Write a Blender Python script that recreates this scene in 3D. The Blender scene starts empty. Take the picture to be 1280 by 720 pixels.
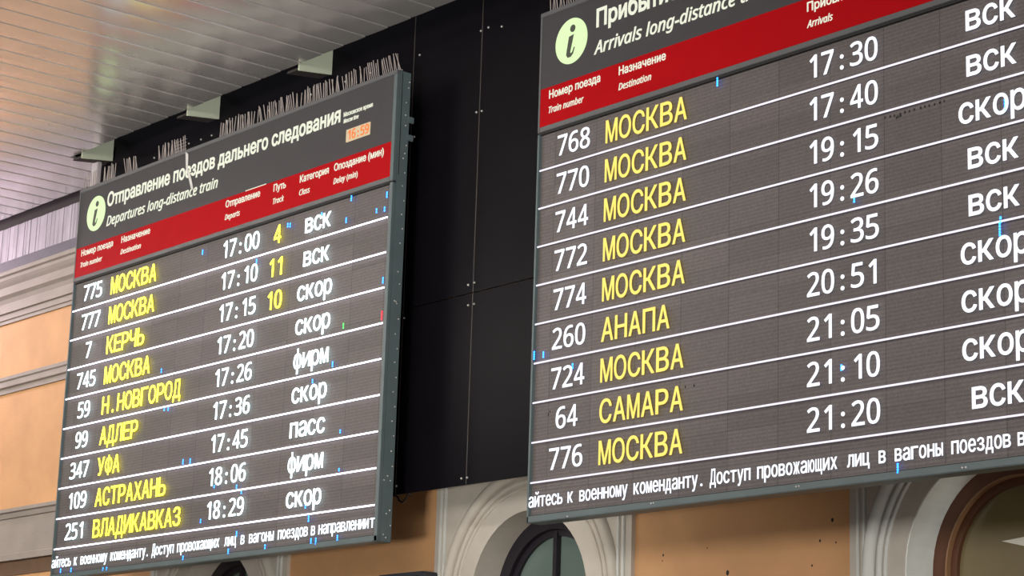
import bpy, bmesh, math, random
from mathutils import Vector, Matrix
from mathutils.geometry import delaunay_2d_cdt

random.seed(7)
scene = bpy.context.scene
COL = scene.collection
CZ = 1.6                      # camera height above the hall floor; all z below are relative to it
D = 8.394                     # distance to the plane of the two display boards

# ------------------------------------------------------------------ camera
def cam_axes(yaw, pit, rol):
    f = Vector((math.sin(yaw)*math.cos(pit), math.cos(yaw)*math.cos(pit), math.sin(pit)))
    r = f.cross(Vector((0, 0, 1))).normalized(); u = r.cross(f)
    c, s = math.cos(rol), math.sin(rol)
    return f, c*r + s*u, -s*r + c*u
FPX = 2766.49
CF, CR, CU = cam_axes(-0.8803, 0.2317, 0.0319)
cam_d = bpy.data.cameras.new('camera'); cam = bpy.data.objects.new('camera', cam_d); COL.objects.link(cam)
cam_d.sensor_width = 36.0; cam_d.lens = FPX/1280*36.0; cam_d.clip_end = 200
M = Matrix.Identity(4)
for i in range(3):
    M[i][0], M[i][1], M[i][2] = CR[i], CU[i], -CF[i]
M[2][3] = CZ
cam.matrix_world = M
scene.camera = cam

def on(axis, val, x, y):
    """measured photo position -> point on a building plane (used only to read off sizes)"""
    d = CF + CR*((x-640)/FPX) - CU*((y-360)/FPX)
    return d*(val/d[axis])

# ------------------------------------------------------------------ world, lights, exposure
scene.view_settings.view_transform = 'Standard'
scene.view_settings.look = 'None'
scene.view_settings.gamma = 1.0
scene.view_settings.use_curve_mapping = False
scene.view_settings.exposure = 0.0
w = bpy.data.worlds.new('hall_daylight'); scene.world = w; w.use_nodes = True
bg = w.node_tree.nodes['Background']
bg.inputs[0].default_value = (0.92, 0.93, 1.0, 1); bg.inputs[1].default_value = 0.3

def area(name, loc, target, sx, sy, power, col):
    l = bpy.data.lights.new(name, 'AREA'); l.shape = 'RECTANGLE'; l.size = sx; l.size_y = sy
    l.energy = power; l.color = col
    o = bpy.data.objects.new(name, l); COL.objects.link(o)
    o.location = (loc[0], loc[1], loc[2]+CZ)
    d = Vector(target) - Vector(loc)
    o.rotation_euler = d.to_track_quat('-Z', 'Y').to_euler()
    return o
# rows of hall luminaires hanging a little below the slatted ceiling
for x, pw in ((-17.0, 110), (-11.0, 120), (-5.0, 130)):
    area('hall_luminaire', (x, 3.6, 4.7), (x, 4.6, 0), 4.6, 0.5, pw, (1.0, 0.95, 0.88))
for x, pw in ((-14.0, 130), (-7.0, 440), (0.5, 620)):
    area('hall_luminaire', (x, -5.0, 4.2), (x-1.0, 3.0, 1.2), 4.6, 2.6, pw, (1.0, 0.965, 0.92))
k_ = area('bracket_fill_light', (-6.5, 1.2, 0.3), (-13.6, 8.6, 5.2), 1.0, 0.6, 90, (1.0, 0.97, 0.92)); k_.data.spread = math.radians(70)  # unseen lamp added to brighten the sides of the ceiling brackets
area('side_luminaire', (5.0, 5.2, 2.6), (-8.0, 9.2, 1.4), 1.2, 2.4, 330, (0.97, 1.0, 0.96))
# unseen uplights added to brighten the ceiling, and a pinkish lamp up by the wall, beyond the left edge of the photograph
for x, pw in ((-21.0, 170), (-15.5, 110)):
    area('ceiling_fill_light', (x, 3.4, 4.1), (x-0.3, 6.5, 5.165), 3.0, 0.4, pw, (1.0, 0.96, 0.86))
area('corner_lamp', (-20.6, 8.1, 4.72), (-17.0, 8.6, 5.165), 0.3, 0.4, 95, (1.0, 0.80, 0.93))

# ------------------------------------------------------------------ materials
def lin(c):
    return tuple(((v/255)/12.92 if v/255 <= 0.04045 else ((v/255+0.055)/1.055)**2.4) for v in c)
def mat(name, rgb, rough=0.6, metal=0.0, noise=0.0, nscale=8.0, bump=0.0, bscale=60.0, spec=0.5, stretch=(1, 1, 1)):
    m = bpy.data.materials.new(name); m.use_nodes = True
    nt = m.node_tree; b = nt.nodes['Principled BSDF']
    c = lin(rgb)
    b.inputs['Base Color'].default_value = (*c, 1)
    b.inputs['Roughness'].default_value = rough; b.inputs['Metallic'].default_value = metal
    b.inputs['Specular IOR Level'].default_value = spec
    tc = nt.nodes.new('ShaderNodeTexCoord'); mp = nt.nodes.new('ShaderNodeMapping')
    mp.inputs['Scale'].default_value = stretch
    nt.links.new(tc.outputs['Object'], mp.inputs[0])
    if noise:
        n = nt.nodes.new('ShaderNodeTexNoise'); n.inputs['Scale'].default_value = nscale; n.inputs['Detail'].default_value = 5
        nt.links.new(mp.outputs[0], n.inputs['Vector'])
        r = nt.nodes.new('ShaderNodeValToRGB')
        r.color_ramp.elements[0].position = 0.3; r.color_ramp.elements[1].position = 0.7
        r.color_ramp.elements[0].color = (*[v*(1-noise) for v in c], 1)
        r.color_ramp.elements[1].color = (*[min(1, v*(1+noise)) for v in c], 1)
        nt.links.new(n.outputs['Fac'], r.inputs[0]); nt.links.new(r.outputs[0], b.inputs['Base Color'])
    if bump:
        n2 = nt.nodes.new('ShaderNodeTexNoise'); n2.inputs['Scale'].default_value = bscale; n2.inputs['Detail'].default_value = 4
        nt.links.new(mp.outputs[0], n2.inputs['Vector'])
        bp = nt.nodes.new('ShaderNodeBump'); bp.inputs['Strength'].default_value = bump; bp.inputs['Distance'].default_value = 0.01
        nt.links.new(n2.outputs['Fac'], bp.inputs['Height']); nt.links.new(bp.outputs[0], b.inputs['Normal'])
    return m
def emit(name, rgb, strength):
    m = bpy.data.materials.new(name); m.use_nodes = True
    b = m.node_tree.nodes['Principled BSDF']
    b.inputs['Base Color'].default_value = (0.02, 0.02, 0.02, 1)
    b.inputs['Emission Color'].default_value = (*lin(rgb), 1); b.inputs['Emission Strength'].default_value = strength
    return m
def led_face(name, rgb):
    """black plastic LED louvres: module grid, fine pixel rows, slight module-to-module difference"""
    m = mat(name, rgb, rough=0.55, spec=0.35)
    nt = m.node_tree; b = nt.nodes['Principled BSDF']; c = lin(rgb)
    tc = nt.nodes['Texture Coordinate']
    sep = nt.nodes.new('ShaderNodeSeparateXYZ'); nt.links.new(tc.outputs['Object'], sep.inputs[0])
    def mt(op, a, bb=None):
        n = nt.nodes.new('ShaderNodeMath'); n.operation = op
        for k, v in enumerate((a, bb)):
            if v is None: continue
            if isinstance(v, (int, float)): n.inputs[k].default_value = v
            else: nt.links.new(v, n.inputs[k])
        return n.outputs[0]
    mu = mt('DIVIDE', mt('ADD', sep.outputs[0], 2.155-3.118+0.3713*9), 0.3713)
    mv = mt('DIVIDE', sep.outputs[2], 0.1857)
    edge = mt('MAXIMUM', mt('LESS_THAN', mt('FRACT', mu), 0.014), mt('LESS_THAN', mt('FRACT', mv), 0.012))
    comb = nt.nodes.new('ShaderNodeCombineXYZ')
    nt.links.new(mt('FLOOR', mu), comb.inputs[0]); nt.links.new(mt('FLOOR', mv), comb.inputs[1])
    wn = nt.nodes.new('ShaderNodeTexWhiteNoise'); nt.links.new(comb.outputs[0], wn.inputs['Vector'])
    modv = mt('ADD', mt('MULTIPLY', wn.outputs['Value'], 0.22), 0.89)
    rows = mt('ADD', mt('MULTIPLY', mt('SINE', mt('MULTIPLY', sep.outputs[2], 2*math.pi/0.021)), 0.13), 1.0)
    nz = nt.nodes.new('ShaderNodeTexNoise'); nz.inputs['Scale'].default_value = 90; nz.inputs['Detail'].default_value = 2
    nt.links.new(tc.outputs['Object'], nz.inputs['Vector'])
    nzv = mt('ADD', mt('MULTIPLY', nz.outputs['Fac'], 0.7), 0.65)
    tot = mt('MULTIPLY', mt('MULTIPLY', modv, rows), mt('MULTIPLY', nzv, mt('SUBTRACT', 1.0, mt('MULTIPLY', edge, 0.45))))
    mx = nt.nodes.new('ShaderNodeVectorMath'); mx.operation = 'SCALE'
    mx.inputs[0].default_value = c; nt.links.new(tot, mx.inputs['Scale'])
    nt.links.new(mx.outputs[0], b.inputs['Base Color'])
    return m

M_orange = mat('orange_plaster', (198, 150, 104), 0.8, noise=0.10, nscale=2.5, bump=0.25, bscale=90)
M_cream = mat('cream_stucco', (186, 178, 166), 0.75, noise=0.07, nscale=5, bump=0.2)
M_white_stucco = mat('white_stucco', (206, 206, 200), 0.75, noise=0.05, nscale=4, bump=0.15)
M_reveal = mat('bright_white_stucco', (236, 238, 232), 0.75, noise=0.04)
M_cornice = mat('cornice_stucco', (146, 136, 128), 0.75, noise=0.08, nscale=4, bump=0.2)
M_ledge_shadow = mat('brown_painted_shadow', (96, 72, 52), 0.85, noise=0.1)
M_gap_shade = mat('dark_gap_and_shade', (44, 36, 34), 0.9)  # dark holes, and shade painted on the wall gap and bracket undersides
M_corr = mat('whitewashed_metal', (158, 149, 160), 0.6, noise=0.18, nscale=9, stretch=(1, 1, 0.25))
M_gutter = mat('grey_sheet_metal', (132, 128, 138), 0.45, metal=0.3, noise=0.06)
M_slat = mat('satin_ceiling_metal', (200, 197, 194), 0.20, metal=0.64, noise=0.05, nscale=3)
M_black = mat('black_board', (14, 12, 16), 0.34, noise=0.12, nscale=3, spec=0.03)
M_edge_glint = mat('painted_edge_glint', (62, 56, 53), 0.5, noise=0.3, nscale=1.5)
M_void = mat('black_void', (9, 9, 10), 0.9)
M_bolt = mat('zinc_bolt', (190, 185, 180), 0.35, metal=0.6)
M_cab = mat('grey_green_cabinet', (76, 88, 90), 0.5, noise=0.08, nscale=6, bump=0.1)
M_head = mat('charcoal_header', (62, 60, 62), 0.5, noise=0.04, spec=0.15)
M_headedge = mat('grey_header_edge', (80, 80, 82), 0.5, noise=0.04)
M_red = mat('red_film', (156, 3, 12), 0.5, noise=0.04, spec=0.06)
M_seam = mat('black_rubber_seam', (12, 12, 13), 0.7)
M_film = emit('emissive_cream_film', (240, 242, 220), 0.95)  # letters, captions and tape strip all emit by themselves
M_green = emit('backlit_pale_green', (206, 232, 172), 1.2)
M_dark_letter = mat('dark_letter_film', (62, 66, 56), 0.6)
M_smear = mat('whitish_dirt', (190, 188, 184), 0.9)
M_clockface = emit('amber_clock_face', (238, 208, 166), 0.8)
M_clockface2 = emit('amber_digits', (250, 120, 0), 1.0)
M_led = led_face('led_louvre_face', (84, 77, 76))
M_ltk = emit('dim_white_led', (224, 236, 244), 2.2)
M_lwR = emit('white_led', (232, 236, 246), 1.5)
M_lwL = emit('cool_white_led', (212, 236, 240), 4.2)
M_llR = emit('white_led_line', (236, 230, 246), 1.2)
M_llL = emit('bright_led_line', (234, 230, 246), 4.5)
M_lyR = emit('amber_yellow_led', (240, 214, 92), 1.3)
M_lyL = emit('lemon_yellow_led', (238, 228, 50), 4.6)
M_lb = emit('blue_led', (26, 120, 255), 7.0)
M_lr = emit('red_led', (255, 24, 44), 4.0)
M_lg = emit('green_led', (60, 220, 90), 3.0)
M_spike = mat('galvanised_spike', (150, 141, 137), 0.5, metal=0.2)
M_bracket = mat('grey_green_bracket', (184, 190, 168), 0.6, noise=0.04)
M_post = mat('pale_steel', (176, 168, 172), 0.5)
M_frame_dark = mat('dark_window_frame', (30, 25, 32), 0.45)
M_frame_brown = mat('brown_window_frame', (96, 58, 36), 0.45, noise=0.08)
M_bead = mat('tan_glazing_bead', (150, 112, 78), 0.5)
M_glass_green = mat('grey_green_reflection_glass', (98, 112, 106), 0.08, spec=0.6, noise=0.06, nscale=1.5)  # tone of the reflected room is put into the pane colour
M_glass_brown = mat('olive_reflection_glass', (128, 114, 82), 0.08, spec=0.6, noise=0.06, nscale=1.5)  # warm room tone in the glass is painted as its base colour
M_white = mat('plain_white', (232, 228, 214), 0.7)
M_floor = mat('stone_floor', (110, 104, 98), 0.35, noise=0.06, nscale=2)
M_cable = mat('black_cable', (16, 15, 16), 0.5)
M_speaker = mat('dark_grey_casing', (52, 54, 60), 0.5, noise=0.05)

# ------------------------------------------------------------------ helpers
def empty(name, loc, label=None, cat=None, group=None):
    o = bpy.data.objects.new(name, None); COL.objects.link(o)
    o.location = (loc[0], loc[1], loc[2]+CZ); o.empty_display_size = 0.1
    if label: tag(o, label, cat, group)
    return o
def tag(o, label, cat, group=None):
    o['label'] = label; o['category'] = cat
    if group: o['group'] = group
    return o
def origin(p):
    v = Vector((0, 0, 0))
    while p: v += p.location; p = p.parent
    return v
def obj(name, bm, m, parent=None, base=None, smooth=False):
    """bmesh in place coordinates -> one mesh object; top-level ones get their origin at base"""
    me = bpy.data.meshes.new(name)
    o = bpy.data.objects.new(name, me); COL.objects.link(o)
    if parent: o.parent = parent; off = origin(parent)
    else:
        off = Vector(base) + Vector((0, 0, CZ)) if base else Vector((0, 0, 0))
        o.location = off
    bmesh.ops.translate(bm, verts=bm.verts, vec=Vector((0, 0, CZ)) - off)
    bmesh.ops.recalc_face_normals(bm, faces=bm.faces)
    bm.to_mesh(me); bm.free()
    if smooth: me.polygons.foreach_set('use_smooth', [True]*len(me.polygons))
    me.materials.append(m)
    return o
def struct(name, bm, m, parent=None, smooth=False):
    o = obj(name, bm, m, parent, smooth=smooth)
    if not parent: o['kind'] = 'structure'
    return o
def box(bm, x0, x1, y0, y1, z0, z1, bevel=0.0):
    r = bmesh.ops.create_cube(bm, size=1.0)
    bmesh.ops.scale(bm, verts=r['verts'], vec=(x1-x0, y1-y0, z1-z0))
    bmesh.ops.translate(bm, verts=r['verts'], vec=((x0+x1)/2, (y0+y1)/2, (z0+z1)/2))
    if bevel:
        es = list({e for v in r['verts'] for e in v.link_edges})
        bmesh.ops.bevel(bm, geom=es, offset=bevel, segments=2, affect='EDGES')
    return bm
def boxm(*a, **k): return box(bmesh.new(), *a, **k)
def prism(bm, pts, axis, a0, a1):
    """closed outline extruded along an axis; pts are the two other coordinates in xyz order"""
    def P(p, a):
        return [(a, p[0], p[1]), (p[0], a, p[1]), (p[0], p[1], a)][axis]
    v0 = [bm.verts.new(P(p, a0)) for p in pts]; v1 = [bm.verts.new(P(p, a1)) for p in pts]
    bm.faces.new(v0); bm.faces.new(v1[::-1])
    n = len(pts)
    for i in range(n): bm.faces.new((v0[i], v1[i], v1[(i+1) % n], v0[(i+1) % n]))
    return bm
def tube(bm, pts, r, seg=6, cap=True):
    pts = [Vector(p) for p in pts]; rings = []
    for i, p in enumerate(pts):
        t = (pts[min(i+1, len(pts)-1)] - pts[max(i-1, 0)]).normalized()
        a = Vector((0, 1, 0)) if abs(t.y) < 0.9 else Vector((1, 0, 0))
        n1 = t.cross(a).normalized(); n2 = t.cross(n1)
        rings.append([bm.verts.new(p + r*(math.cos(k*2*math.pi/seg)*n1 + math.sin(k*2*math.pi/seg)*n2)) for k in range(seg)])
    for A, B in zip(rings, rings[1:]):
        for k in range(seg): bm.faces.new((A[k], A[(k+1) % seg], B[(k+1) % seg], B[k]))
    if cap: bm.faces.new(rings[0]); bm.faces.new(rings[-1][::-1])
    return bm
def dome(bm, c, r, ny=-1):
    res = bmesh.ops.create_icosphere(bm, subdivisions=1, radius=r)
    bmesh.ops.translate(bm, verts=res['verts'], vec=c)

# ---- lettering: glyph outlines from Blender's built-in font, turned into thin meshes
_gl = {}
def face_for(ch, style):
    """digits and Latin letters in the plain sans cut of the built-in font's mathematical alphabets"""
    o = ord(ch)
    if 48 <= o <= 57: return chr((0x1D7EC if style == 'bold' else 0x1D7E2) + o - 48)
    base = 0x1D608 if style == 'italic' else 0x1D5A0
    if 65 <= o <= 90: return chr(base + o - 65)
    if 97 <= o <= 122: return chr(base + 26 + o - 97)
    return ch
def glyphs(text, bold=0.0, style=''):
    key = (text, bold, style)
    if key in _gl: return _gl[key]
    cu = bpy.data.curves.new('lettering', 'FONT'); cu.body = ''.join(face_for(c, style) for c in text); cu.resolution_u = 4
    cu.dimensions = '3D'; cu.fill_mode = 'HALF'
    ob = bpy.data.objects.new('lettering', cu); COL.objects.link(ob)
    bpy.context.view_layer.update()
    dg = bpy.context.evaluated_depsgraph_get(); ev = ob.evaluated_get(dg); me = ev.to_mesh()
    P = [Vector((v.co.x, v.co.y)) for v in me.vertices]
    nx = {}
    adj = {i: [] for i in range(len(P))}
    for e in me.edges: adj[e.vertices[0]].append(e.vertices[1]); adj[e.vertices[1]].append(e.vertices[0])
    ev.to_mesh_clear(); bpy.data.objects.remove(ob); bpy.data.curves.remove(cu)
    loops, seen = [], set()
    for i in range(len(P)):
        if i in seen or len(adj[i]) != 2: continue
        # vertices of one outline are stored in drawing order: start towards the higher neighbour index
        lp = [i]; seen.add(i); cur = min(adj[i])
        while cur not in seen:
            lp.append(cur); seen.add(cur)
            nxt = [a for a in adj[cur] if a not in seen]
            if not nxt: break
            cur = nxt[0]
        lp.sort() if sorted(lp) == list(range(min(lp), max(lp)+1)) else None
        loops.append([P[k] for k in lp])
    def sarea(l): return sum(l[k].x*l[(k+1) % len(l)].y - l[(k+1) % len(l)].x*l[k].y for k in range(len(l)))/2
    big = max(loops, key=lambda l: abs(sarea(l))); sg = 1 if sarea(big) > 0 else -1
    out = []
    def inside(p, q): return sum((q[k-1].y > p.y) != (q[k].y > p.y) and p.x < (q[k].x-q[k-1].x)*(p.y-q[k-1].y)/(q[k].y-q[k-1].y)+q[k-1].x for k in range(len(q))) % 2
    for l in loops:
        if sarea(l)*sg < 0 and not any(m is not l and all(inside(p, m) for p in l) for m in loops): l = l[::-1]
        l = [p for k, p in enumerate(l) if (p - l[k-1]).length > 1e-6]
        n = len(l); q = []
        for k in range(n):
            a = (l[k]-l[k-1]).normalized(); b = (l[(k+1) % n]-l[k]).normalized()
            n1 = Vector((a.y, -a.x))*sg; n2 = Vector((b.y, -b.x))*sg; m = n1+n2
            m = m*(1/max(0.6, m.length_squared/2)) if m.length > 1e-6 else n1
            q.append(l[k] + m*bold)
        out.append(q)
    V, E = [], []
    for q in out:
        o = len(V); V += q; E += [(o+k, o+(k+1) % len(q)) for k in range(len(q))]
    r = delaunay_2d_cdt(V, E, [], 0, 1e-5)
    def wind(p):
        w_ = 0
        for q in out:
            for k in range(len(q)):
                a, b = q[k], q[(k+1) % len(q)]
                if (a.y <= p.y) != (b.y <= p.y):
                    c = (b.x-a.x)*(p.y-a.y) - (b.y-a.y)*(p.x-a.x)
                    if a.y <= p.y and c > 0: w_ += 1
                    elif a.y > p.y and c < 0: w_ -= 1
        return w_
    vs = [Vector((v.x, v.y, 0)) for v in r[0]]
    fs = [tuple(f) for f in r[2] if wind(sum((r[0][k] for k in f), Vector((0, 0)))/len(f))*sg > 0]
    xs = [vs[k].x for f in fs for k in f]
    _gl[key] = (vs, fs, min(xs), max(xs))
    return _gl[key]
def cap_h(ch='Н'):
    vs = glyphs(ch)[0]; return max(v.y for v in vs)
def put(bm, g, x, z, sx, sz, y, th=0.003):
    vs, fs, a, b = g
    F = {k: bm.verts.new((x + (vs[k].x-a)*sx, y, z + vs[k].y*sz)) for k in sorted({k for f in fs for k in f})}
    for f in fs:
        try: bm.faces.new([F[i] for i in f])
        except ValueError: pass
    return F
def thicken(bm, th):
    r = bmesh.ops.extrude_face_region(bm, geom=list(bm.faces))
    bmesh.ops.translate(bm, verts=[v for v in r['geom'] if isinstance(v, bmesh.types.BMVert)], vec=(0, th, 0))
    return bm
def words_of(text, x0, x1, z, h, y, bold, style=''):
    """one mesh per word of a caption laid out as a whole"""
    vs, fs, a, b = glyphs(text, bold, style); k = (x1-x0)/(b-a)
    iv = sorted((min(vs[i].x for i in f), max(vs[i].x for i in f)) for f in fs)
    gaps, hi = [], iv[0][1]
    for lo, up in iv:
        if lo > hi: gaps.append((lo-hi, (lo+hi)/2))
        hi = max(hi, up)
    cuts = sorted(g[1] for g in sorted(gaps, reverse=True)[:text.count(' ')]) + [1e9]
    lo = -1e9
    for c in cuts:
        part = [f for f in fs if lo < sum(vs[i].x for i in f)/len(f) <= c]; lo = c
        bm = bmesh.new(); put(bm, (vs, part, a, b), x0, z, k, h/CAPH, y); yield thicken(bm, 0.002)
CAPH = cap_h()
BOLD = 0.45
def mono(text, x, z, pitch, h, y, bold=0.0, fillw=0.84):
    """text on a fixed LED character raster: x is the left edge of the first cell"""
    bm = bmesh.new(); s = h/CAPH; bold *= BOLD*(0.5 if x < -11.4 else 1)
    for i, ch in enumerate(text):
        if ch == ' ': continue
        g = glyphs(ch, bold); wd = g[3]-g[2]
        sx = min(s*1.02, pitch*fillw/wd)
        if ch not in '.:1!': sx = max(sx, min(pitch*fillw/wd, s*1.25))
        put(bm, g, x + pitch*(i+0.5) - wd*sx/2, z, sx, s, y)
    return thicken(bm, 0.004)
def line_text(text, x0, x1, z, h, y, bold=0.0, style='', th=0.002, sx=None):
    bm = bmesh.new(); g = glyphs(text, bold, style)
    put(bm, g, x0, z, sx if sx else (x1-x0)/(g[3]-g[2]), h/CAPH, y)
    return thicken(bm, th)

# ------------------------------------------------------------------ the setting
DB = 8.70          # face of the black cladding
DC = 8.40          # edge of the slatted ceiling over the boards
DW = 9.12          # face of the station wall
ZC = 5.165         # ceiling
XN = -16.04        # left end of the cladding
XNC = -15.80       # where the ceiling steps back to the wall
ARCH = [-14.44, -10.76, -7.09]     # centres of the arched bays
SPR, RO = 1.30, 0.575              # spring line and opening radius
ZF = -CZ

bm = boxm(-34, 8, -16, 9.5, ZF-0.1, ZF); struct('floor', bm, M_floor)

# ceiling: long bowed metal slats running towards the wall
bm = bmesh.new(); P = 0.2592; x = -11.583 - P*70
def slat(bm, x0, x1, y0, y1):
    w_ = x1-x0; pr = [(x0, ZC+0.02), (x0, ZC+0.006), (x0+0.010, ZC+0.0016)]
    for k in range(1, 7):
        t = k/6
        pr.append((x0+0.010 + (w_-0.012)*t, ZC + 0.0016 - 0.0034*t - 0.0016*(1-(2*t-1)**2)))
    pr += [(x1, ZC-0.0005), (x1, ZC+0.02)]
    prism(bm, pr, 1, y0, y1)
while x < 6:
    x1 = x + P
    slat(bm, x+0.001, x1-0.001, -16, 8.96 if x1 < XNC+0.02 else DC)
    x = x1
struct('ceiling', bm, M_slat)
bm = boxm(-34, 8, -16, DC-0.01, ZC+0.06, ZC+0.16); box(bm, -34, XNC-0.12, DC-0.01, 8.9, ZC+0.06, ZC+0.16)
struct('ceiling_light_block', bm, M_void)  # unseen slab added to block light from above the slats
bm = boxm(-34, 8, 8.2, 9.5, ZC+0.75, ZC+0.85); struct('ceiling_gap_light_block', bm, M_void)  # unseen black slab added to keep light out of the ceiling gap

# back wall with three arched openings
def arch_pts(cx, R, zb, n=28, zs=SPR):
    pts = [(cx-R, zb)] + [(cx + R*math.cos(math.pi - math.pi*k/n), zs + R*math.sin(math.pi*k/n)) for k in range(n+1)] + [(cx+R, zb)]
    return pts
ZB = -0.7
def plate_with_holes(outer, holes, y0, y1):
    bm = bmesh.new(); es = []
    for loop in [outer]+holes:
        vs = [bm.verts.new((p[0], y0, p[1])) for p in loop]
        es += [bm.edges.new((vs[i], vs[(i+1) % len(vs)])) for i in range(len(vs))]
    bmesh.ops.triangle_fill(bm, use_beauty=True, use_dissolve=False, edges=es)
    return thicken(bm, y1-y0)
holes = [arch_pts(c, RO+0.02, ZB) for c in ARCH]
wall = struct('wall_back', plate_with_holes([(-34, ZF), (8, ZF), (8, 5.9), (-34, 5.9)], holes, DW, DW+0.45), M_orange)
for x, y, r in ((1040.5, 650, .011), (1025, 676, .008), (1045, 678, .006), (909.5, 716, .014), (829, 694, .008), (828, 701, .005), (884, 685, .005), (1015, 707, .007)):
    p = on(1, DW, x, y); hb = bmesh.new(); dome(hb, (p.x, DW+0.001, p.z), r); bmesh.ops.scale(hb, verts=hb.verts, vec=(1, 0.25, 1.25), space=Matrix.Translation((-p.x, -DW, -p.z)))
    obj('nail_hole', hb, M_gap_shade, wall)
struct('wall_left', boxm(-34.2, -34, -16, 9.5, ZF, 5.9), M_orange)

def arched_ring(c, R0, R1, y0, y1, zb):
    o = arch_pts(c, R1, zb); i = arch_pts(c, R0, zb)
    bm = bmesh.new()
    for a, b2 in zip(range(len(o)-1), range(1, len(o))):
        q = [o[a], o[b2], i[b2], i[a]]
        f0 = [bm.verts.new((p[0], y0, p[1])) for p in q]; f1 = [bm.verts.new((p[0], y1, p[1])) for p in q]
        bm.faces.new(f0); bm.faces.new(f1[::-1])
        for n in range(4): bm.faces.new((f0[n], f1[n], f1[(n+1) % 4], f0[(n+1) % 4]))
    bmesh.ops.remove_doubles(bm, verts=bm.verts, dist=0.0005)
    return bm
# stucco surround of each arch: flat bay panel, beads, arch mouldings, reveal
HB = 0.965
for k, c in enumerate(ARCH):
    bay = plate_with_holes([(c-HB, ZF), (c+HB, ZF), (c+HB, 2.42), (c-HB, 2.42)], [arch_pts(c, RO, ZB)], DW-0.03, DW+0.20)
    t = struct('trim_%d' % (k+1), bay, M_cream)
    lin_ = arched_ring(c, RO-0.004, RO+0.004, DW-0.031, DW+0.185, ZB)
    obj('reveal', lin_, M_reveal if k == 2 else M_cream, t)
    for nm, off in (('edge_bead', 0.90), ('edge_bead', 0.855)):
        for s in (-1, 1):
            b = bmesh.new()
            z1 = 2.40 if off > 0.88 else 2.40
            z0 = ZF if off > 0.88 else 1.38
            box(b, c+s*off-0.009, c+s*off+0.009, DW-0.045, DW-0.028, z0, z1, 0.004)
            obj(nm, b, M_white_stucco, t)
    for R, r in ((0.825, 0.042), (0.755, 0.020), (0.715, 0.012)):
        b = bmesh.new(); pts = [(p[0], DW-0.03, p[1]) for p in arch_pts(c, R, ZF, 40)]
        tube(b, pts, r, 10)
        obj('arch_moulding', b, M_white_stucco if k == 2 else M_cream, t, smooth=True)

YF = DW + 0.185
for k, c in enumerate(ARCH):
    fm = M_frame_brown if k == 2 else M_frame_dark
    wd = struct('window_%d' % (k+1), arched_ring(c, RO-0.095, RO+0.015, YF, YF+0.07, ZB), fm)
    obj('glazing_bead', arched_ring(c, RO-0.103, RO-0.093, YF-0.008, YF+0.03, ZB), M_bead if k == 2 else M_frame_dark, wd)
    obj('sash', arched_ring(c, RO-0.145, RO-0.095, YF+0.025, YF+0.08, ZB), fm, wd)
    b = bmesh.new(); pts = arch_pts(c, RO-0.12, ZB); prism(b, pts, 1, YF+0.05, YF+0.06)
    obj('pane', b, M_glass_brown if k == 2 else M_glass_green, wd)
    if k < 2:
        obj('mullion', boxm(c-0.017, c+0.017, YF+0.01, YF+0.05, ZB, SPR+RO-0.12), fm, wd)
        obj('transom', boxm(c-RO+0.1, c+RO-0.1, YF+0.012, YF+0.048, 0.90, 0.94), fm, wd)
    else:
        b = bmesh.new()
        q = [on(1, YF+0.045, *p) for p in ((1252, 676.5), (1292, 669), (1292, 685))]
        prism(b, [(p.x, p.z) for p in q], 1, YF+0.044, YF+0.049)
        s = obj('wedge', b, M_white, wd); s['label'] = 'white pointed wedge on the pane'  # plain white wedge laid on the glass

# left end of the wall: sheet-metal strip, gutter, cornice, string courses
XA, XB = -34.0, -15.0
bm = bmesh.new(); x = XA
while x < XB:
    w_ = random.uniform(0.018, 0.034)
    box(bm, x, x+w_, DW-0.03-random.uniform(0, 0.008), DW, 4.78, 5.125); x += w_
struct('trim_4', bm, M_corr)
bm = bmesh.new(); prism(bm, [(DW, 4.66), (DW-0.10, 4.66), (DW-0.115, 4.67), (DW-0.05, 4.795), (DW, 4.795)], 0, XA, XB)
struct('trim_5', bm, M_gutter)
prof = [(0, 4.645), (-.16, 4.645), (-.16, 4.61), (-.135, 4.60), (-.135, 4.57), (-.115, 4.545), (-.09, 4.52), (-.09, 4.485),
        (-.105, 4.48), (-.105, 4.44), (-.07, 4.415), (-.05, 4.38), (-.05, 4.345), (-.06, 4.34), (-.06, 4.29), (-.035, 4.285),
        (-.035, 4.235), (-.02, 4.23), (-.02, 4.20), (0, 4.20)]
bm = prism(bmesh.new(), [(DW+a, b) for a, b in prof], 0, XA, XB); struct('trim_6', bm, M_cornice)
prof = [(0, 3.685), (-.05, 3.685), (-.05, 3.655), (-.035, 3.645), (-.035, 3.615), (-.045, 3.61), (-.045, 3.59), (-.02, 3.58), (-.02, 3.535), (0, 3.535)]
bm = prism(bmesh.new(), [(DW+a, b) for a, b in prof], 0, XA, XB); struct('trim_7', bm, M_cornice)
prof = [(0, 2.475), (-.075, 2.455), (-.075, 2.425), (-.055, 2.415), (-.045, 2.375), (-.03, 2.37), (-.03, 2.06), (-.04, 2.055), (-.04, 2.0), (0, 2.0)]
bm = prism(bmesh.new(), [(DW+a, b) for a, b in prof], 0, XA, XB); struct('trim_8', bm, M_cornice)
bm = boxm(XA, XB, DW-0.012, DW, 1.87, 2.0); struct('trim_9', bm, M_ledge_shadow)  # flat band painted as the shadow under the string course
bm = boxm(XA, XB, DW-0.02, DW+0.0, 5.125, 5.6); struct('trim_10', bm, M_gap_shade)  # flat sheet with the darkness of the gap put into its colour

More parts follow.
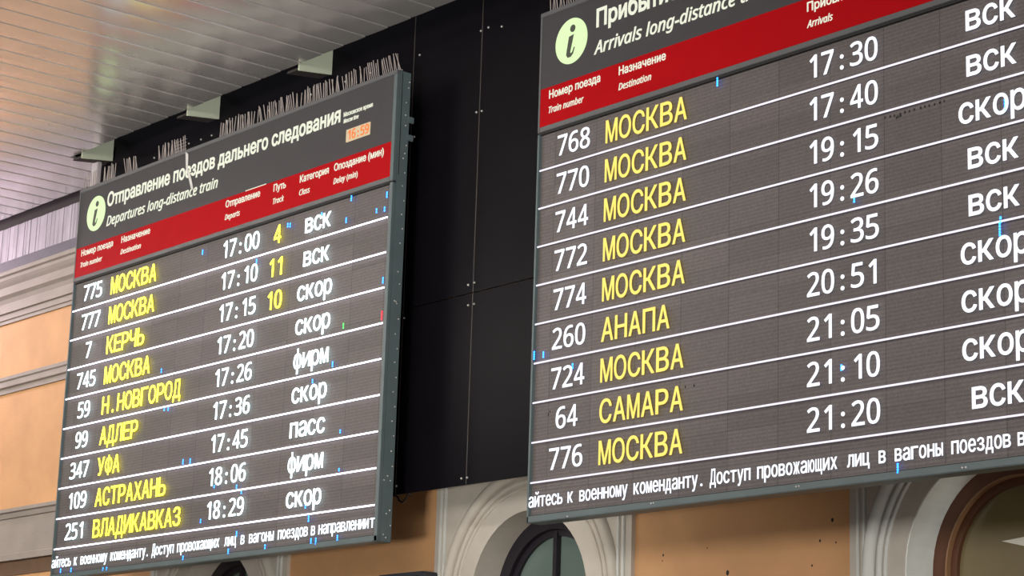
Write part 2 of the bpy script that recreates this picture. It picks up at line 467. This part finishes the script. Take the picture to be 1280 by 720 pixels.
# ------------------------------------------------------------------ black cladding between the boards and the wall
ZP0, ZPM, ZPT = 2.0, 3.255, 5.86
X1S, X2S = -11.672, -10.925
def bolts_on(panel, px, x0, x1):
    for x, y in px:
        p = on(1, DB, x, y); b = bmesh.new()
        dome(b, (min(max(p.x, x0+0.012), x1-0.012), DB-0.003, p.z), 0.009)
        obj('bolt', b, M_bolt, panel, smooth=True)
def panel(label, x0, x1, z0, z1, bolts):
    e = empty('cladding_panel', ((x0+x1)/2, DB, z0), label, 'wall panel')
    if x0 == XN: sh = prism(bmesh.new(), [(x0, z0), (x1-0.003, z0), (x1-0.003, z1), (XNC+0.03, z1), (XNC+0.03, ZC-0.01), (x0, ZC-0.01)], 1, DB, DB+0.012)
    else: sh = boxm(x0+0.003, x1-0.003, DB, DB+0.012, z0+0.003, z1-0.003, 0.002)
    obj('sheet', sh, M_black, e)
    obj('batten', boxm(x0+0.02, x0+0.07, DB+0.012, DB+0.05, z0+0.02, min(z1-0.02, 5.1)), M_void, e)
    obj('batten', boxm(x1-0.07, x1-0.02, DB+0.012, DB+0.05, z0+0.02, z1-0.02), M_void, e)
    if x0 > XN: obj('edge_glint_strip', boxm(x0-0.0028, x0+0.0028, DB-0.002, DB+0.01, z0+0.003, z1-0.003), M_edge_glint, e)['label'] = 'thin strip painted as light on the sheet edge'  # lighter strip stands in for light caught on the sheet edges
    bolts_on(e, bolts, x0, x1)
    return e
z45 = lambda ox, oy, l: [(ox+a/4.5, oy+b/4.5) for a, b in l]
panel('wide black cladding sheet behind and above the departures board', XN, X1S, ZP0, ZPT,
      z45(60, 60, [(600, 618), (795, 538), (863, 515), (923, 492)]) + z45(260, 60, [(345, 352), (583, 262), (775, 190), (918, 140)]))
panel('upper black cladding sheet beside the departures board, under the ceiling edge', X1S, X2S, ZPM, ZPT,
      z45(460, 0, [(645, 172), (293, 310), (612, 632)]) + z45(460, 160, [(262, 50)]) + z45(460, 320, [(566, 163)]))
panel('lower black cladding sheet beside the departures board', X1S, X2S, ZP0, ZPM,
      z45(460, 320, [(566, 278), (205, 350)]) + z45(460, 460, [(528, 622), (160, 665)]))
panel('upper black cladding sheet running behind the arrivals board', X2S, -5.4, ZPM, ZPT,
      z45(460, 0, [(680, 155), (755, 150), (642, 625)]) + z45(460, 320, [(601, 150)]))
panel('lower black cladding sheet running behind the arrivals board', X2S, -5.4, ZP0, ZPM,
      z45(460, 320, [(599, 270)]) + z45(460, 460, [(555, 618)]))

# joists bridging the gap between the ceiling edge and the cladding
for X, lab in ((-15.80, 'grey-green ceiling bracket at the left end of the black cladding, by the pinkish slats'),
               (-14.167, 'grey-green ceiling bracket above the middle of the departures board'),
               (-12.66, 'grey-green ceiling bracket above the right part of the departures board')):
    e = empty('ceiling_bracket', (X-0.07, DB, 5.14), lab, 'bracket', 'brackets along the ceiling edge')
    b = prism(bmesh.new(), [(DC+0.012, 5.122), (DB-0.002, 5.158), (DB-0.002, 5.36), (DC+0.012, 5.36)], 0, X-0.012, X)
    obj('side_plate', b, M_bracket, e)
    b = prism(bmesh.new(), [(DC+0.012, 5.130), (DB-0.002, 5.162), (DB-0.002, 5.178), (DC+0.012, 5.146)], 0, X-0.15, X-0.012)
    obj('bottom_flange', b, M_gap_shade, e)  # shade on the underside is put into the flange colour

e = empty('mounting_post', (-15.98, 8.6, 4.85), 'short pale steel post behind the top left corner of the departures board', 'post')
p0 = on(1, 8.62, 115.5, 210); p1 = on(1, 8.62, 123, 210)
obj('shaft', boxm(p0.x, p1.x, 8.61, 8.65, 4.6, 5.16, 0.004), M_post, e)
obj('foot_plate', boxm(p0.x-0.02, p1.x+0.02, 8.60, 8.695, 4.56, 4.6), M_post, e)

# ------------------------------------------------------------------ the two display boards
ROW0, RP = 3.8056, 0.24
BW = 4.307
def px_rel(x, y, X0):
    p = on(1, D, x, y); return p.x - X0, p.z
def make_board(name, label, X0, rows, ticker, title, subtitle, caps, lines_x1, strips, stuck, dead, rivets):
    X1 = X0 + BW; U = lambda u: X0 + u
    M_lw, M_ll, M_ly = (M_lwL, M_llL, M_lyL) if name.startswith('dep') else (M_lwR, M_llR, M_lyR)
    root = empty(name, (X0+BW/2, D, 1.65), label, 'display board')
    # cabinet
    b = boxm(X0, X1, D+0.019, D+0.112, 1.65, 4.825, 0.004)
    cab = obj('cabinet', b, M_cab, root)
    obj('side_seam', boxm(X1-0.001, X1+0.0012, D+0.036, D+0.041, 4.10, 4.815), M_seam, cab)
    for x, y in rivets:
        p = on(0, X1, x, y)
        if D+0.012 < p.y < D+0.11:
            rb = bmesh.new(); dome(rb, (X1, p.y, p.z), 0.0065); obj('rivet', rb, M_bolt, cab, smooth=True)
    # screen
    scr = obj('screen', boxm(X0+0.012, X1-0.036, D+0.017, D+0.04, 1.685, 4.045), M_led, root)
    bz = bmesh.new()
    box(bz, X0, X0+0.018, D-0.004, D+0.022, 1.65, 4.04, 0.002); box(bz, X1-0.034, X1, D-0.004, D+0.022, 1.65, 4.04, 0.002)
    box(bz, X0, X1, D-0.004, D+0.022, 1.65, 1.69, 0.004)
    bezel = obj('bezel', bz, M_cab, root)
    if not rivets:
        for x, y in ((710, 646.5), (814.5, 629.5), (817.5, 629), (996, 608.5), (999.5, 608), (1203.5, 585), (1208, 584.5)):
            p = on(1, D, x, y); rb = bmesh.new(); dome(rb, (p.x, D-0.004, min(max(p.z, 1.66), 1.68)), 0.0065); obj('rivet', rb, M_bolt, bezel, smooth=True)
    sm = bmesh.new()
    box(sm, X1-0.043, X1-0.034, D+0.012, D+0.02, 1.69, 4.04); box(sm, X0+0.01, X1-0.01, D+0.001, D+0.02, 1.688, 1.694)
    box(sm, X0, X1, D-0.001, D+0.02, 4.036, 4.052)
    obj('shadow_gap', sm, M_seam, root)
    YT = D - 0.004
    for i in range(9):
        z = ROW0 - RP*i
        obj('row_line', boxm(U(0.026), X0+lines_x1, YT, YT+0.004, z-0.0048, z+0.0048), M_ll, scr)
    for i, (num, dest, tm, trk, cls) in enumerate(rows):
        z = ROW0 - RP*i + 0.062
        n = len(num)
        obj('train_number', mono(num, U(0.335-0.1025*n/2), z, 0.1025, 0.128, YT, 0.012), M_lw, scr)['label'] = 'white train number ' + num
        obj('destination', mono(dest, U(0.615), z-0.012, 0.1165, 0.138, YT, 0.014, 0.86), M_ly, scr)['label'] = 'yellow destination ' + dest
        obj('departure_time' if name.startswith('dep') else 'arrival_time', mono(tm, U(2.222), z, 0.1015, 0.128, YT, 0.014), M_lw, scr)['label'] = 'white time ' + tm
        if trk:
            obj('track_number', mono(trk, U(2.955-0.105*len(trk)/2), z-0.008, 0.105, 0.132, YT, 0.014), M_ly, scr)['label'] = 'yellow track number ' + trk
        obj('train_class', mono(cls, U(3.452-0.1065*len(cls)/2), z, 0.1065, 0.139, YT, 0.016, 0.86), M_lw, scr)['label'] = 'white class word ' + cls
    for wd, u in ticker:
        obj('ticker_word', mono(wd, U(u), 1.74, 0.0515, 0.085, YT, 0.008, 0.84), M_ltk if M_lw is M_lwL else M_lwR, scr)
    for x, y, h, col in stuck:
        u, z = px_rel(x, y, X0)
        pb = bmesh.new(); n_ = max(2, round(h/3.2)); hh = h*0.0046
        for q in range(n_):
            za = z - hh/2 + hh*q/n_; box(pb, U(u)-0.0042, U(u)+0.0042, YT, YT+0.004, za, za+hh/n_*0.72)
        obj('stuck_pixel', pb, col, scr)
    if dead:
        db = bmesh.new()
        for x, y, wpx in dead:
            u, z = px_rel(x, y, X0); box(db, U(u)-wpx*0.004, U(u)+wpx*0.004, D+0.013, D+0.018, z-0.006, z+0.006)
        obj('dead_pixel_patch', db, M_seam, scr)['label'] = 'black dashes of dead pixels'
    # header
    hd = obj('header_panel', boxm(X0+0.016, X1-0.036, D-0.002, D+0.03, 4.056, 4.80), M_head, root)
    fr = bmesh.new()
    box(fr, X0, X1, D-0.008, D+0.022, 4.798, 4.828, 0.003); box(fr, X0, X0+0.018, D-0.006, D+0.022, 4.052, 4.80, 0.002)
    obj('header_end_bezel', boxm(X1-0.036, X1, D-0.006, D+0.022, 4.052, 4.80, 0.002), M_cab, root); box(fr, X0+0.018, X1-0.036, D-0.006, D+0.02, 4.052, 4.084, 0.002)
    obj('header_frame', fr, M_headedge, root)
    obj('red_band', boxm(X0+0.018, X1-0.037, D-0.005, D, 4.084, 4.328), M_red, hd)
    yb = D - 0.0075
    ba = bmesh.new(); bmesh.ops.create_cone(ba, cap_ends=True, segments=48, radius1=0.145, radius2=0.145, depth=0.004)
    bmesh.ops.rotate(ba, verts=ba.verts, matrix=Matrix.Rotation(math.pi/2, 3, 'X'))
    bmesh.ops.translate(ba, verts=ba.verts, vec=(U(0.293), D-0.004, 4.578))
    obj('info_badge', ba, M_green, hd)
    ib = bmesh.new()
    bmesh.ops.create_cone(ib, cap_ends=True, segments=20, radius1=0.0235, radius2=0.0235, depth=0.002)
    bmesh.ops.rotate(ib, verts=ib.verts, matrix=Matrix.Rotation(math.pi/2, 3, 'X'))
    bmesh.ops.translate(ib, verts=ib.verts, vec=(U(0.307), yb, 4.655))
    stem = [(-.018, .045), (.026, .052), (-.004, -.055), (.002, -.067), (.016, -.058), (.030, -.030), (.037, -.034),
            (.022, -.072), (.002, -.088), (-.026, -.088), (-.040, -.070), (-.038, -.052)]
    prism(ib, [(U(0.292)+a, 4.563+c) for a, c in stem], 1, yb-0.001, yb+0.001)
    obj('info_letter', ib, M_dark_letter, hd)
    for wb in words_of(title[0], U(title[1]), U(title[2]), 4.607 if name.startswith('arr') else 4.601, 0.112, yb, 0.028): obj('title_word', wb, M_film, hd)
    for wb in words_of(subtitle[0], U(subtitle[1]), U(subtitle[2]), 4.436, 0.080, yb, 0.018, 'italic'): obj('subtitle_word', wb, M_film, hd)
    for ru, en, u, w1, w2 in caps:
        obj('caption', line_text(ru, U(u), U(u+w1), 4.252, 0.052, yb, 0.018), M_film, hd)
        obj('caption', line_text(en, U(u), U(u+w2), 4.158, 0.041, yb, 0.014, 'italic'), M_film, hd)
    # bird spikes along the top edge
    rnd = random.Random(len(title[0]) + int(100*abs(X0)))
    for a, c2, lean, lattice in strips:
        sb = boxm(U(a), U(c2), D+0.004, D+0.03, 4.825, 4.831)
        x = U(a)+0.008
        while x < U(c2):
            if rnd.random() < 0.93:
                dx = lean + rnd.uniform(-0.008, 0.008); h = 0.125 + rnd.uniform(-0.012, 0.010)
                dy = rnd.choice((-0.012, 0.0, 0.012))
                tube(sb, [(x, D+0.015, 4.829), (x+dx, D+0.015+dy, 4.829+h)], 0.0036, 4)
            x += 0.0215
        if lattice:
            for q in range(4): tube(sb, [(U(c2)-0.16, D+0.012, 4.85+q*0.026), (U(c2), D+0.012, 4.85+q*0.026)], 0.0022, 4)
        obj('spike_strip', sb, M_spike, root)
    return root, cab, scr, hd

TXT = [('айтесь', .008), ('к', .360), ('военному', .462), ('коменданту.', .918), ('Доступ', 1.520), ('провожающих', 1.872),
       ('лиц', 2.500), ('в', 2.708), ('вагоны', 2.812), ('поездов', 3.166), ('в', 3.560), ('направлении', 3.645), ('т', 4.222)]
TR = [(w_, max(u, .012)) for w_, u in TXT]
B, R_, G_ = M_lb, M_lr, M_lg
depL = [('775', 'МОСКВА', '17:00', '4', 'вск'), ('777', 'МОСКВА', '17:10', '11', 'вск'), ('7', 'КЕРЧЬ', '17:15', '10', 'скор'),
        ('745', 'МОСКВА', '17:20', '', 'скор'), ('59', 'Н.НОВГОРОД', '17:26', '', 'фирм'), ('99', 'АДЛЕР', '17:36', '', 'скор'),
        ('347', 'УФА', '17:45', '', 'пасс'), ('109', 'АСТРАХАНЬ', '18:06', '', 'фирм'), ('251', 'ВЛАДИКАВКАЗ', '18:29', '', 'скор')]
arrR = [('768', 'МОСКВА', '17:30', '', 'вск'), ('770', 'МОСКВА', '17:40', '', 'вск'), ('744', 'МОСКВА', '19:15', '', 'скор'),
        ('772', 'МОСКВА', '19:26', '', 'вск'), ('774', 'МОСКВА', '19:35', '', 'вск'), ('260', 'АНАПА', '20:51', '', 'скор'),
        ('724', 'МОСКВА', '21:05', '', 'скор'), ('64', 'САМАРА', '21:10', '', 'скор'), ('776', 'МОСКВА', '21:20', '', 'вск')]
XL, XR = -15.740, -9.955
top = lambda a, b: (px_rel(a, 236-(a-101)*0.3753, XL)[0], px_rel(b, 236-(b-101)*0.3753, XL)[0])
stripsL = [(*top(102, 124), -0.02, False), (*top(127, 142), 0.0, False), (*top(155, 172), -0.03, False), (*top(196, 231), -0.015, True),
           (*top(270, 315), -0.01, False), (*top(319, 371), -0.02, False), (*top(373, 425), -0.015, False), (*top(427, 473), -0.025, False), (*top(476, 499), -0.04, False)]
stripsR = [(.06+.52*i, .06+.52*i+.50, -0.01, False) for i in range(8)]
stuckL = [(253.5, 315, 9, B), (439.5, 247.5, 9, B), (484, 243, 10, B), (471, 263, 8, B), (481, 261, 8, B), (433, 275, 9, B), (402.5, 267, 5, B),
          (360, 281, 8, B), (363, 281, 8, B), (321, 326, 8, B), (479, 350, 10, B), (429.5, 407, 9, G_), (477.5, 394, 14, R_), (416, 455, 9, B),
          (391, 476, 7, B), (205.6, 511, 7, B), (210.5, 511, 6, B), (202, 463, 8, B), (229, 577, 9, B), (238, 576, 9, B), (268, 608, 5, B), (296, 608, 7, B),
          (302, 615, 6, B), (425.5, 539, 6, B), (424, 587, 5, B), (382, 633, 6, B), (386, 648, 10, B), (296, 667, 9, B), (285.5, 689, 9, B), (331.5, 683, 8, B),
          (389, 676, 9, B), (395, 676, 11, B), (422, 672, 9, B), (229, 697, 8, B), (76, 713, 8, B), (89, 712, 8, B), (129, 711, 6, B), (133.5, 710.5, 6, B), (251, 651, 7, B)]
stuckR = [(897, 102, 12, B), (1251, 274, 8, B), (1250, 286, 16, B), (1256.5, 131, 14, B), (668, 444, 12, B), (679.5, 443, 9, B), (716, 457, 8, B), (1122.5, 585, 12, B),
          (1052, 459, 8, B), (1068, 250, 6, B)]
deadR = [(1104+i*6.2+random.uniform(-1, 1), 146.5-i*1.75+random.uniform(-.8, .8), random.uniform(.4, .9)) for i in range(13)] + \
        [(1120, 145, .9), (1123, 144, 1.0), (1118, 146.5, .6), (865, 481.5, .7), (854, 483, .4), (683, 518, .6), (685, 514, .4)]
rvL = [(512, 103), (511, 110), (508, 128.5), (507, 157), (507, 144), (508, 182), (506, 192), (504, 198), (506, 216), (503, 232.5), (505, 251), (502, 268), (503, 286), (500, 304),
       (497.5, 339.7), (499.5, 355), (493, 376), (496, 379.5), (495, 377), (498, 399), (494, 417.5), (496.5, 436), (493.5, 453), (495, 472), (491.5, 490), (493.5, 508.5),
       (490, 526.5), (492, 545), (489, 564), (490.6, 583), (484.5, 595), (488, 601), (487, 638), (488, 657), (479, 668), (482, 672), (480, 600), (483, 642)]
capsL = [('Номер поезда', 'Train number', .105, .505, .348), ('Назначение', 'Destination', .740, .435, .310), ('Отправление', 'Departs', 2.247, .455, .200),
         ('Путь', 'Track', 2.876, .155, .140), ('Категория', 'Class', 3.206, .350, .130), ('Опоздание (мин)', 'Delay (min)', 3.620, .572, .282)]
capsR = [('Номер поезда', 'Train number', .101, .466, .320), ('Назначение', 'Destination', .731, .400, .280), ('Прибытие', 'Arrivals', 2.232, .350, .185),
         ('Путь', 'Track', 2.876, .150, .140), ('Категория', 'Class', 3.206, .340, .130), ('Опоздание (мин)', 'Delay (min)', 3.620, .560, .280)]
dep, cabL, scrL, hdL = make_board('departure_board', 'large electronic departures board on the left with white and yellow train rows', XL, depL, TXT,
    ('Отправление поездов дальнего следования', .468, 3.664), ('Departures long-distance train', .480, 2.118), capsL, 4.262, stripsL, stuckL, None, rvL)
arr, cabR, scrR, hdR = make_board('arrival_board', 'large electronic arrivals board on the right, cut off by the picture edge', XR, arrR, TR,
    ('Прибытие поездов дальнего следования', .521, 3.46), ('Arrivals long-distance train', .505, 1.985), capsR, 4.262, stripsR, stuckR, deadR, [])

# small clock and its captions on the departures header, dirt streaks
yb = D-0.0075
obj('clock_caption', line_text('Московское время', XL+3.703, XL+4.040, 4.625, 0.032, yb, 0.016), M_film, hdL)
obj('clock_caption', line_text('Moscow time', XL+3.705, XL+3.880, 4.578, 0.030, yb, 0.016, 'italic'), M_film, hdL)
ck = obj('clock_display', boxm(XL+3.748, XL+4.020, D-0.010, D, 4.432, 4.520), M_clockface, hdL)
bmk = mono('16:59', XL+3.762, 4.444, 0.051, 0.066, D-0.0125, 0.09, 0.9)
cd_ = obj('clock_digits', bmk, M_clockface2, hdL)
obj('tape_strip', boxm(XL+2.505, XL+2.772, D-0.007, D-0.004, 4.327, 4.333), M_film, hdL)  # tape brightness is emission put into its material
sm = bmesh.new()
pts = [px_rel(*p, XL) for p in ((233, 190), (236.5, 193), (236, 210), (240, 222), (243, 238), (240, 237), (237, 224), (233.5, 210))]
prism(sm, [(XL+a, b) for a, b in pts], 1, yb-0.0008, yb-0.0002)
obj('dirt_streak', sm, M_smear, hdL)['label'] = 'pale vertical dirt streak'
# hinge lugs at the back of the departures cabinet
for y0, y1 in ((146, 154), (168, 176)):
    a = on(1, D+0.112, 513, y0); c = on(1, D+0.112, 512, y1)
    obj('hinge_lug', boxm(XL+BW, XL+BW+0.010, D+0.095, D+0.145, c.z, a.z, 0.004), M_cab, cabL)

# ------------------------------------------------------------------ small things on the wall
b = bmesh.new()
loop = [(492, 620), (497, 621), (499, 626), (503, 628), (507, 624), (509, 618.5), (513, 617)]
pts = [on(1, DB+0.04, *p) for p in loop]
tube(b, [tuple(p) for p in pts], 0.006, 8)
c = obj('cable', b, M_cable, None, base=tuple(pts[0]), smooth=True)
tag(c, 'short black cable looping below the black cladding', 'cable')

a = on(1, 8.95, 471, 719); c2 = on(1, 8.95, 527, 715)
e = empty('wall_box', ((a.x+c2.x)/2, 9.0, a.z-0.3), 'dark grey box on the orange wall, only its top edge in the picture', 'box')
zt = on(1, 8.95, 500, 716).z
obj('casing', boxm(a.x, c2.x, 8.95, DW-0.001, zt-0.34, zt, 0.012), M_speaker, e)
obj('front_panel', boxm(a.x+0.03, c2.x-0.03, 8.942, 8.952, zt-0.31, zt-0.03, 0.003), M_void, e)
